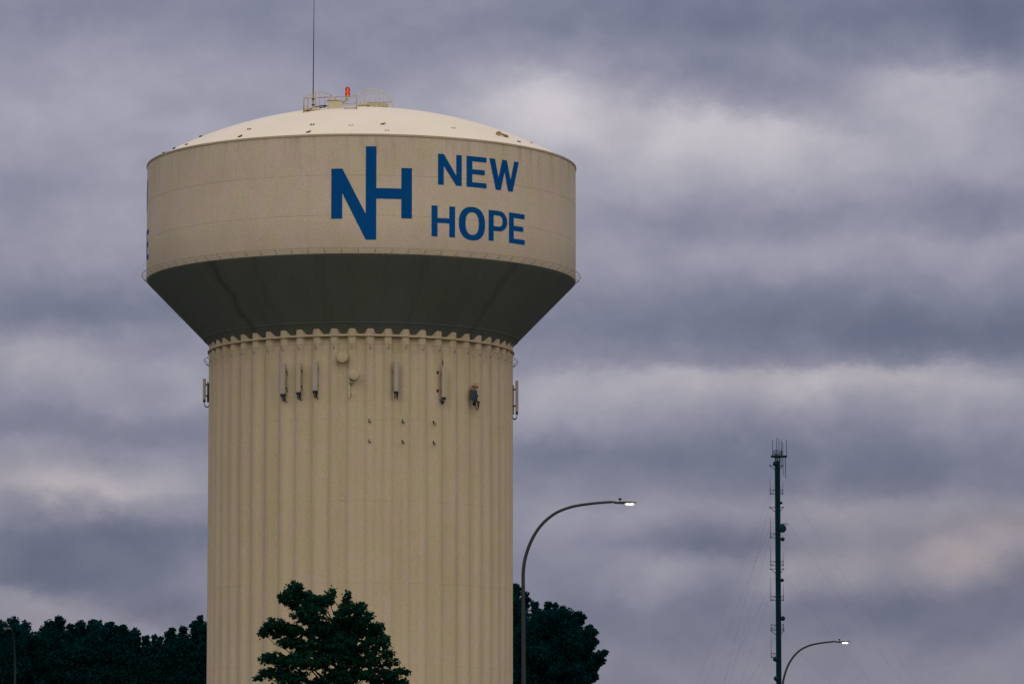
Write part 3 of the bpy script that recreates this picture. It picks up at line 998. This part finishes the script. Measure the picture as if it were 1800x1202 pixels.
def street_lamp(loc, rotz, label, lit=True, reach=1.0, paint=M['galv']):
    t = empty('street_lamp', loc, rotz)
    tag(t, label, 'street lamp', 'curved street lamps')
    path = [(0, 0.0), (0, 4.0), (0, 7.9), (-0.012, 10.4), (-0.005, 11.03), (0.075, 11.45), (0.215, 11.82), (0.39, 12.12), (0.60, 12.36),
            (0.86, 12.56), (1.12, 12.68), (1.41, 12.765), (1.80, 12.825), (2.15, 12.86), (2.43, 12.878)]
    pts = [(x * reach, 0, z) for x, z in path]
    # smooth the bend
    fine = []
    for i in range(len(pts) - 1):
        p = [Vector(pts[max(0, min(len(pts) - 1, i + k))]) for k in (-1, 0, 1, 2)]
        steps = 4 if i > 2 else 1
        for k in range(steps):
            u_ = k / steps
            fine.append(0.5 * (2 * p[1] + (p[2] - p[0]) * u_ + (2 * p[0] - 5 * p[1] + 4 * p[2] - p[3]) * u_ ** 2 + (3 * p[1] - p[0] - 3 * p[2] + p[3]) * u_ ** 3))
    fine.append(Vector(pts[-1]))
    L_ = [0.0]
    for a, b in zip(fine, fine[1:]):
        L_.append(L_[-1] + (b - a).length)
    rad = [0.092 - 0.058 * (l / L_[-1]) for l in L_]
    MB().tube(fine, rad, 12).build('pole', paint, t, smooth=True)
    MB().tube([(0, 0, 0), (0, 0, 0.05), (0, 0, 0.3), (0, 0, 0.32)], [0.2, 0.2, 0.13, 0.1], 12).build('base_flange', M['galv'], t, smooth=30)
    hx_ = 2.43 * reach
    hz = 12.872
    part_tube('tenon', [(hx_ - 0.02, 0, hz + 0.004), (hx_ + 0.10, 0, hz + 0.006)], 0.026, M['galv'], t)
    # luminaire: slim body that widens outward
    b = MB()
    secs = [(0.05, 0.05, 0.035), (0.10, 0.075, 0.05), (0.30, 0.10, 0.06), (0.36, 0.15, 0.058), (0.62, 0.15, 0.04), (0.66, 0.13, 0.03)]
    vs, fs = [], []
    for x, w, h in secs:
        for (a, c) in ((-1, -0.5), (1, -0.5), (1, 0.3), (0.6, 0.5), (-0.6, 0.5), (-1, 0.3)):
            vs.append((hx_ + x, a * w, hz - 0.015 + c * h))
    for i in range(len(secs) - 1):
        for k in range(6):
            j = (k + 1) % 6
            fs.append((i * 6 + k, i * 6 + j, i * 6 + 6 + j, i * 6 + 6 + k))
    fs += [tuple(range(5, -1, -1)), tuple((len(secs) - 1) * 6 + k for k in range(6))]
    b.add(vs, fs)
    lum = b.build('luminaire', M['galv'], t)
    MB().tube([(hx_ + 0.22, 0, hz), (hx_ + 0.22, 0, hz + 0.06), (hx_ + 0.22, 0, hz + 0.065), (hx_ + 0.22, 0, hz + 0.10), (hx_ + 0.22, 0, hz + 0.115)], [0.012, 0.012, 0.045, 0.045, 0.02], 10).build('photocell', M['dark'], lum, smooth=30)
    for cx in (0.425, 0.535):
        MB().rev([(0.001, -0.075), (0.03, -0.070), (0.048, -0.045), (0.052, 0.0)], 14, c=(hx_ + cx, -0.085, hz - 0.018)).build('led_lens', M['led'] if lit else M['ledoff'], lum, smooth=True)
        MB().rev([(0.001, -0.045), (0.03, -0.040), (0.048, -0.02), (0.052, 0.0)], 14, c=(hx_ + cx, 0.085, hz - 0.018)).build('led_lens', M['led'] if lit else M['ledoff'], lum, smooth=True)
    MB().box((hx_ + 0.49, 0, hz - 0.046), (0.30, 0.26, 0.014), bevel=0.004).build('lens_tray', M['ledwarm'] if lit else M['ledoff'], lum)
    return t


street_lamp((0.32, 131.0, 0), 0.0, 'tall curved street lamp, lit, beside the water tower\'s right edge')
street_lamp((11.31, 200.0, 0), R(-18), 'smaller farther street lamp, lit, at the foot of the lattice mast', reach=0.92)
street_lamp((-19.84, 191.0, 0), R(-95), 'unlit street lamp in front of the trees at far left', lit=False, reach=0.5, paint=M['dark'])

# ------------------------------------------------------------------ service cable from the far-left lamp to the tower
p0, p1 = Vector((-19.84, 190.9, 12.2)), Vector((TX - 5.25, TY - 5.77, 12.72))
cpts = []
for i in range(33):
    t_ = i / 32
    p = p0.lerp(p1, t_)
    p.z -= 4 * 0.55 * t_ * (1 - t_)
    cpts.append(p)
cb = MB().tube(cpts, 0.016, 6).build('service_cable', M['cable'], smooth=True)
tag(cb, 'thin dark cable crossing low in front of the tower\'s left edge', 'cable')

# ------------------------------------------------------------------ guyed lattice mast, far away
MX, MY, MH = 55.75, 1000.0, 96.6
mast = tag(empty('lattice_mast', (MX, MY, 0)), 'slender dark lattice radio mast with dishes and whips, far right', 'radio mast')
RL = 0.56
legs = [(RL * math.cos(R(90 + 120 * k)), RL * math.sin(R(90 + 120 * k))) for k in range(3)]
for x, y in legs:
    MB().tube([(x, y, 0), (x, y, MH)], 0.085, 6).build('leg', M['mast'], mast, smooth=True)
br = MB()
z = 0.0
dz = 1.2
while z < MH - 0.1:
    for k in range(3):
        a, b = legs[k], legs[(k + 1) % 3]
        br.tube([(a[0], a[1], z), (b[0], b[1], z + dz)], 0.045, 4, cap=False)
        br.tube([(b[0], b[1], z), (a[0], a[1], z + dz)], 0.045, 4, cap=False)
        br.tube([(a[0], a[1], z), (b[0], b[1], z)], 0.04, 4, cap=False)
    z += dz
br.build('bracing', M['mast'], mast)
for x, y in ((-0.22, -0.12), (0.22, -0.16), (0.0, 0.12)):
    MB().box((x, y, MH / 2 + 1), (0.40, 0.08, MH - 4)).build('feed_line_ladder', M['mast'], mast)
# top platform with railing and whips
pl = MB().box((0.35, 0, MH), (3.4, 1.6, 0.35), bevel=0.1).build('platform', M['mast'], mast)
rnd = random.Random(5)
for k in range(11):
    x = -0.95 + 0.21 * k
    MB().tube([(x, -0.6, MH), (x, -0.6, MH + rnd.uniform(0.7, 1.5))], 0.055, 5).build('post', M['mast'], pl)
for x, h, y in ((-0.95, 3.6, 0.3), (-0.15, 4.0, -0.4), (0.38, 3.9, 0.2), (0.85, 3.4, -0.3), (1.2, 3.1, 0.3), (1.95, 3.5, 0)):
    MB().tube([(x, y, MH), (x, y, MH + 1.2), (x, y, MH + h)], [0.07, 0.06, 0.05], 5).build('whip_antenna', M['mast'], pl)
for x, h in ((1.15, 4.1), (1.65, 4.6), (0.75, 2.3)):
    MB().tube([(x, 0, MH), (x + 0.05, 0, MH - h)], [0.09, 0.05], 5).build('hanging_antenna', M['mast'], pl)


def mz(py):
    # height above ground of a row on the mast
    return 48.86 + (1202 - py) * (96.85 - 48.86) / 402.0


def mast_dish(dx, py, dia, name='dish', face=0.0):
    b = MB()
    b.rev([(0.001, -0.25), (dia * 0.3, -0.12), (dia * 0.5, 0.12), (dia * 0.52, 0.3), (dia * 0.3, 0.5), (0.1, 0.6)], 18)
    b.v = [(x, z_, y) for x, y, z_ in b.v]
    o = b.build('dish', M['mast'], mast, smooth=40, loc=(dx, -0.5, mz(py)), rotz=face)
    MB().tube([(0, 0.3, 0), (-dx * 0.6, 0.6, 0)], 0.08, 5).build('dish_mount', M['mast'], o)
    return o


mast_dish(-0.45, 815, 1.0)
d_ = mast_dish(1.05, 929, 1.75, face=R(25))
MB().tube([(-0.5, -0.2, 0.85), (0.3, -0.4, 0.95), (1.05, -0.5, 0.75)], [0.08, 0.1, 0.05], 5).build('ice_shield', M['mast'], d_)
mast_dish(1.05, 948, 0.85, face=R(15))
mast_dish(0.95, 1020, 0.75, face=R(30))
mast_dish(1.0, 1087, 1.0, face=R(20))
mast_dish(-0.75, 1158, 1.1, face=R(-20))
mast_dish(-0.6, 1192, 1.1, face=R(-20))
mast_dish(0.75, 884, 0.55)


def arms(py, left=True, right=True, kind='box', whip=0.0):
    z = mz(py)
    for s, on in ((-1, left), (1, right)):
        if not on:
            continue
        b = MB()
        ln = 1.6 if s < 0 else 1.15
        if kind == 'box':
            b.tube([(s * 0.3, 0, z), (s * ln, -0.1, z)], 0.065, 5)
            b.tube([(s * 0.3, 0, z - 0.85), (s * ln, -0.1, z - 0.85)], 0.065, 5)
            b.tube([(s * (ln - 0.05), -0.1, z - 1.05), (s * (ln - 0.05), -0.1, z + 0.25)], 0.07, 5)
            b.tube([(s * 0.4, 0, z), (s * (ln - 0.1), -0.1, z - 0.8)], 0.04, 4)
        else:
            b.tube([(s * 0.3, 0, z), (s * ln, -0.1, z)], 0.065, 5)
            b.tube([(s * 0.3, 0, z - 1.1), (s * ln, -0.1, z)], 0.065, 5)
            b.box((s * ln, -0.1, z), (0.3, 0.3, 0.22), bevel=0.06)
        a = b.build('side_arm', M['mast'], mast)
        if whip and s < 0:
            MB().tube([(s * (ln - 0.05), -0.1, z), (s * (ln - 0.05), -0.1, z + whip)], [0.05, 0.03], 5).build('whip_antenna', M['mast'], a)
        elif whip:
            MB().tube([(s * (ln - 0.05), -0.1, z), (s * (ln - 0.05), -0.1, z + whip * 0.6)], [0.05, 0.03], 5).build('whip_antenna', M['mast'], a)


arms(818, kind='v')
arms(861, whip=2.6)
arms(892, kind='v')
arms(938, right=False, whip=3.6)
arms(987, whip=3.2)
arms(1000, kind='v')
arms(1048, whip=4.0)
arms(1098, whip=0.0)
arms(1108, kind='v')
arms(1148, right=False, whip=3.8)
# guy wires: three directions, four levels
for py in (833, 893, 1000, 1108):
    z = mz(py)
    for az, rad in ((R(-10), 62.0), (R(112), 62.0), (R(232), 62.0)):
        e = (rad * math.cos(az), rad * math.sin(az))
        pts = []
        for i in range(13):
            t_ = i / 12
            pts.append((e[0] * t_, e[1] * t_, z * (1 - t_) - 4 * 1.2 * t_ * (1 - t_)))
        MB().tube(pts, 0.0085, 4, cap=False).build('guy_wire', M['guy'], mast)


# ------------------------------------------------------------------ trees
def leaves(name, centers, size, mat, parent, seed, flat=0.45, jitter=0.35):
    rg = np.random.default_rng(seed)
    c = np.asarray(centers, dtype=np.float64)
    n_ = len(c)
    d1 = rg.normal(size=(n_, 3))
    d1[:, 2] *= 0.7
    d1[:, 2] -= 0.25
    d1 /= np.linalg.norm(d1, axis=1)[:, None]
    d2 = rg.normal(size=(n_, 3))
    d2 -= (d2 * d1).sum(1)[:, None] * d1
    d2 /= np.linalg.norm(d2, axis=1)[:, None]
    d3 = np.cross(d1, d2)
    s = (size * (1 + jitter * rg.uniform(-1, 1, n_)))[:, None]
    v = np.empty((n_, 4, 3))
    v[:, 0] = c - d1 * s * 0.55
    v[:, 1] = c + d2 * s * flat + d3 * s * 0.12 - d1 * s * 0.08
    v[:, 2] = c + d1 * s * 0.65
    v[:, 3] = c - d2 * s * flat + d3 * s * 0.12 - d1 * s * 0.08
    me = bpy.data.meshes.new(name)
    me.vertices.add(n_ * 4)
    me.vertices.foreach_set('co', v.reshape(-1))
    me.loops.add(n_ * 4)
    me.loops.foreach_set('vertex_index', np.arange(n_ * 4, dtype=np.int32))
    me.polygons.add(n_)
    me.polygons.foreach_set('loop_start', np.arange(0, n_ * 4, 4, dtype=np.int32))
    me.update(calc_edges=True)
    me.validate()
    me.materials.append(mat)
    o = bpy.data.objects.new(name, me)
    COL.objects.link(o)
    o.parent = parent
    o['kind'] = 'stuff'
    return o


def limb(a, b, r0, r1, rg, n_=6, wob=0.08):
    a, b = Vector(a), Vector(b)
    L0 = (b - a).length
    pts, rad = [], []
    for i in range(n_ + 1):
        t_ = i / n_
        p = a.lerp(b, t_)
        p.z += math.sin(t_ * math.pi) * L0 * 0.05
        if 0 < i < n_:
            p += Vector(rg.normal(size=3)) * wob * L0 * 0.3
        pts.append(p)
        rad.append(r0 + (r1 - r0) * t_)
    return pts, rad


# ---- near maple in front of the tower
NX, NY, PXM = -6.3, 168.0, 0.0200
maple = tag(empty('maple_tree', (NX, NY, 0)), 'dark leafy maple standing in front of the water tower shaft', 'tree')
rg = np.random.default_rng(11)


def npx(x, y):      # crown outline measured on the tree itself: metres right of the trunk, metres up
    return (x - 587) * PXM, 9.623 + (1202 - y) * PXM * 0.997


lobes = [(522, 1034, 16, 11), (512, 1050, 22, 14), (535, 1056, 30, 20), (563, 1058, 20, 14), (583, 1042, 11, 9), (578, 1056, 14, 10), (500, 1052, 11, 11),
         (545, 1080, 34, 22), (611, 1046, 5, 10), (610, 1062, 14, 12), (612, 1082, 28, 16), (636, 1072, 14, 12), (645, 1082, 14, 12),
         (484, 1098, 22, 12), (465, 1112, 12, 7), (500, 1108, 34, 15), (545, 1108, 40, 20), (590, 1106, 42, 24), (630, 1104, 30, 22), (655, 1098, 8, 7),
         (668, 1100, 9, 10), (662, 1118, 20, 14), (510, 1132, 26, 10), (555, 1136, 44, 20), (605, 1136, 44, 24), (648, 1134, 34, 18), (678, 1128, 12, 12),
         (472, 1156, 16, 10), (500, 1160, 34, 16), (545, 1162, 38, 18), (595, 1164, 46, 24), (645, 1162, 38, 18), (683, 1150, 12, 12), (690, 1164, 14, 9),
         (468, 1184, 14, 8), (456, 1191, 9, 5), (495, 1184, 32, 12), (525, 1196, 36, 16), (600, 1194, 36, 18), (650, 1186, 38, 14), (690, 1186, 20, 10), (712, 1180, 11, 7),
         (560, 1200, 20, 10), (680, 1200, 30, 12), (705, 1204, 26, 12)]
low = [(480, 1220, 40, 18), (540, 1225, 50, 25), (600, 1230, 55, 28), (660, 1225, 50, 22), (715, 1225, 36, 18), (455, 1250, 40, 18), (510, 1260, 55, 26),
       (580, 1270, 60, 30), (650, 1262, 55, 28), (710, 1260, 45, 20), (440, 1290, 36, 18), (490, 1300, 50, 25), (560, 1310, 60, 30), (630, 1310, 60, 30),
       (700, 1300, 50, 24), (740, 1290, 30, 16), (460, 1340, 45, 22), (530, 1350, 60, 28), (610, 1355, 60, 28), (690, 1345, 50, 24), (500, 1395, 50, 22), (580, 1400, 60, 24), (660, 1392, 50, 22)]
tufts = []
tips = []
for (x, y, rx, ry) in lobes + low:
    X, Z = npx(x, y)
    ax, az_ = rx * PXM, ry * PXM
    big = y > 1208
    dep = 1.3 * (0.55 + 0.45 * min(rx, 40) / 40)
    yc = rg.uniform(-0.7, 0.7) if rx > 12 else rg.uniform(-0.4, 0.4)
    tips.append((X, yc, Z, rx))
    nt_ = int(max(10, rx * ry * 0.22)) if not big else int(rx * ry * 0.10)
    for _ in range(nt_):
        d = rg.normal(size=3)
        d /= np.linalg.norm(d)
        r_ = 0.93 * rg.uniform(0.1, 1.0) ** 0.45
        tufts.append((X + d[0] * ax * r_, yc + d[1] * max(ax, 0.35) * dep * r_, Z + d[2] * az_ * r_))
tufts = np.array(tufts)
cen = np.repeat(tufts, 8, axis=0)
cen = cen + rg.normal(size=cen.shape) * np.array([0.05, 0.07, 0.04])
holes = [(589, 1068, 9), (584, 1081, 6), (596, 1056, 7), (541, 1103, 5), (531, 1098, 5), (527, 1117, 4), (538, 1121, 5), (500, 1118, 5), (506, 1146, 8), (494, 1139, 7),
         (560, 1121, 4), (633, 1131, 5), (641, 1121, 4), (586, 1173, 6), (593, 1166, 5), (620, 1170, 4), (645, 1176, 6), (656, 1173, 4), (550, 1191, 7), (561, 1186, 6),
         (576, 1182, 5), (694, 1173, 5), (640, 1150, 4), (514, 1092, 5), (524, 1090, 5), (552, 1158, 3), (608, 1152, 3), (672, 1140, 4)]
keep = np.ones(len(cen), bool)
for hx0, hy0, hr in holes:          # openings where the wall behind shows through
    X, Z = npx(hx0, hy0)
    dd = np.hypot((cen[:, 0] - X) / (hr * PXM * 1.15), (cen[:, 2] - Z) / (hr * PXM * 0.85))
    keep &= dd > rg.uniform(0.75, 1.15, len(cen))
cen = cen[keep]
leaves('crown', cen, 0.115, M['leaf_near'], maple, 3, flat=0.34)
tr = MB()
tr.tube([(0.0, 0, -0.1), (0.02, 0, 1.5), (-0.03, 0.05, 4.0), (0.04, 0, 6.5), (0.10, 0.05, 9.0), (0.30, 0.0, 11.2), (0.44, 0, 12.6)], [0.24, 0.19, 0.16, 0.13, 0.09, 0.05, 0.012], 9)
tr.build('trunk', M['bark'], maple, smooth=True)
axis = lambda z: Vector((0.0 if z < 6.5 else 0.1 * (z - 6.5) * 0.75, 0, z))
for (X, Y, Z, rx) in tips:
    if rx < 10:
        continue
    st_ = axis(max(2.5, Z - 0.55 * abs(X) - 1.0))
    pts, rad = limb(st_, (X, Y, Z), 0.028 + 0.0006 * rx, 0.008, rg)
    MB().tube(pts, rad, 5).build('branch', M['bark'], maple, smooth=True)

# ---- background trees beyond the tower
BY = 290.0
PB = BY / 8400.0 * 1.007


def back_tree(px, py_top, half, label, seed, crown_h=11.0, dy=0.0, bumps=()):
    yy = BY + dy
    k = yy / BY
    X = (px - 900) * PB * k
    zt = 1.7 + (1601.5 - py_top) * PB * k
    t = empty('broadleaf_tree', (X, yy, 0))
    tag(t, label, 'tree', 'trees beyond the tower')
    rg = np.random.default_rng(seed)
    a = half * PB * k
    ch = crown_h / 2
    zc = zt - ch
    cs = []
    pts_l = []
    for i in range(250):
        d = rg.normal(size=3)
        d /= (np.abs(d) ** 3).sum() ** (1 / 3)
        if d[2] < -0.8:
            continue
        rad = rg.uniform(0.45, 0.95)
        r_ = rg.uniform(0.68, 1.0)
        pts_l.append((d[0] * (a - rad * 0.6) * r_, d[1] * (a - rad * 0.5) * r_, zc + d[2] * (ch - rad * 0.75) * r_, rad))
    for (bx, by_, br_) in bumps:       # outline knobs: pixels measured on the crown
        X1, Z1_, Rb = (bx - px) * PB * k, 1.7 + (1601.5 - by_) * PB * k, br_ * PB * k
        Yb = rg.uniform(-0.6, 0.6)
        for f_ in (0.0, 0.06, 0.13, 0.22, 0.34, 0.48):
            pts_l.append((X1 * (1 - f_), Yb * (1 - f_) + rg.uniform(-0.3, 0.3), Z1_ + (zc - Z1_) * f_, Rb * (1 + 1.6 * f_)))
    for (x, y, z, rad) in pts_l:
        n_ = int(540 * rad * rad) + 70
        d = rg.normal(size=(n_, 3))
        d /= np.linalg.norm(d, axis=1)[:, None]
        rr_ = rad * (0.35 + 0.72 * rg.uniform(0, 1, n_))[:, None]
        cs.append(np.array([[x, y, z]]) + d * rr_ * np.array([1, 1, 0.8]))
    leaves('crown', np.concatenate(cs), 0.165, M['leaf_far'], t, seed + 50, flat=0.42, jitter=0.5)
    tr_ = MB()
    tr_.tube([(0, 0, -0.2), (0.05, 0, 2), (0.0, 0.1, zc - ch * 0.4), (0.1, 0, zc + ch * 0.3), (0, 0, zt - 1.5)], [0.42, 0.33, 0.27, 0.15, 0.04], 9)
    tr_.build('trunk', M['bark'], t, smooth=True)
    for i in range(9):
        x, y, z, rad = pts_l[int(rg.integers(len(pts_l)))]
        p_, r_ = limb((0, 0, max(zc - ch * 0.5, z - 3.0)), (x, y, z), 0.11, 0.03, rg)
        MB().tube(p_, r_, 5).build('branch', M['bark'], t, smooth=True)
    return t


back_tree(22, 1096, 62, 'rounded dark tree at the far left edge behind the unlit lamp', 1, bumps=((28, 1099, 12), (5, 1105, 12), (50, 1105, 10), (-20, 1108, 14)))
back_tree(102, 1100, 42, 'dark tree with a small knob on top, second from the left', 2, bumps=((108, 1094, 7), (93, 1103, 10), (84, 1112, 9), (115, 1100, 7)))
back_tree(162, 1098, 56, 'broad dark tree in the middle of the left tree row', 3, bumps=((148, 1104, 9), (165, 1101, 7), (178, 1102, 8), (130, 1108, 8), (197, 1105, 9)))
back_tree(224, 1108, 34, 'dark tree sloping down beside the dip in the left row', 4, bumps=((223, 1111, 6), (240, 1114, 7), (247, 1122, 6), (210, 1112, 7)), crown_h=10.5)
back_tree(272, 1128, 26, 'lowest dark tree in the dip of the left tree row', 5, bumps=((262, 1129, 7), (276, 1126, 5), (287, 1130, 6)), crown_h=10.0)
back_tree(318, 1114, 34, 'dark tree left of the tall one at the tower\'s left edge', 6, bumps=((308, 1115, 6), (300, 1122, 7), (327, 1114, 8)), crown_h=10.5)
back_tree(372, 1096, 40, 'taller dark tree half hidden by the tower\'s left edge', 7, bumps=((346, 1101, 6), (356, 1093, 6), (345, 1108, 7)), crown_h=11.0)
back_tree(880, 1030, 52, 'tall dark tree half hidden by the tower\'s right edge', 8, bumps=((911, 1040, 7), (922, 1052, 8), (926, 1062, 7), (905, 1036, 6)), crown_h=13.0)
back_tree(968, 1068, 72, 'big dark tree right of the tower behind the tall lamp', 9, crown_h=12.0, dy=-6.0,
          bumps=((940, 1068, 8), (963, 1069, 8), (990, 1077, 9), (975, 1072, 7), (1014, 1088, 9), (1024, 1092, 6), (1035, 1112, 10), (1044, 1118, 7), (1044, 1134, 8),
                 (1052, 1158, 10), (1060, 1154, 7), (1058, 1166, 7), (1042, 1196, 10), (1046, 1180, 7), (1010, 1100, 12), (1028, 1125, 12)))
# a second rank closes the gaps between the left crowns
back_tree(60, 1112, 60, 'dark tree behind, filling the gap left of the knobbed tree', 21, dy=12.0)
back_tree(195, 1118, 55, 'dark tree behind, filling the gap right of the broad tree', 22, dy=12.0)
back_tree(300, 1136, 50, 'dark tree behind the dip beside the water tower', 23, dy=12.0)
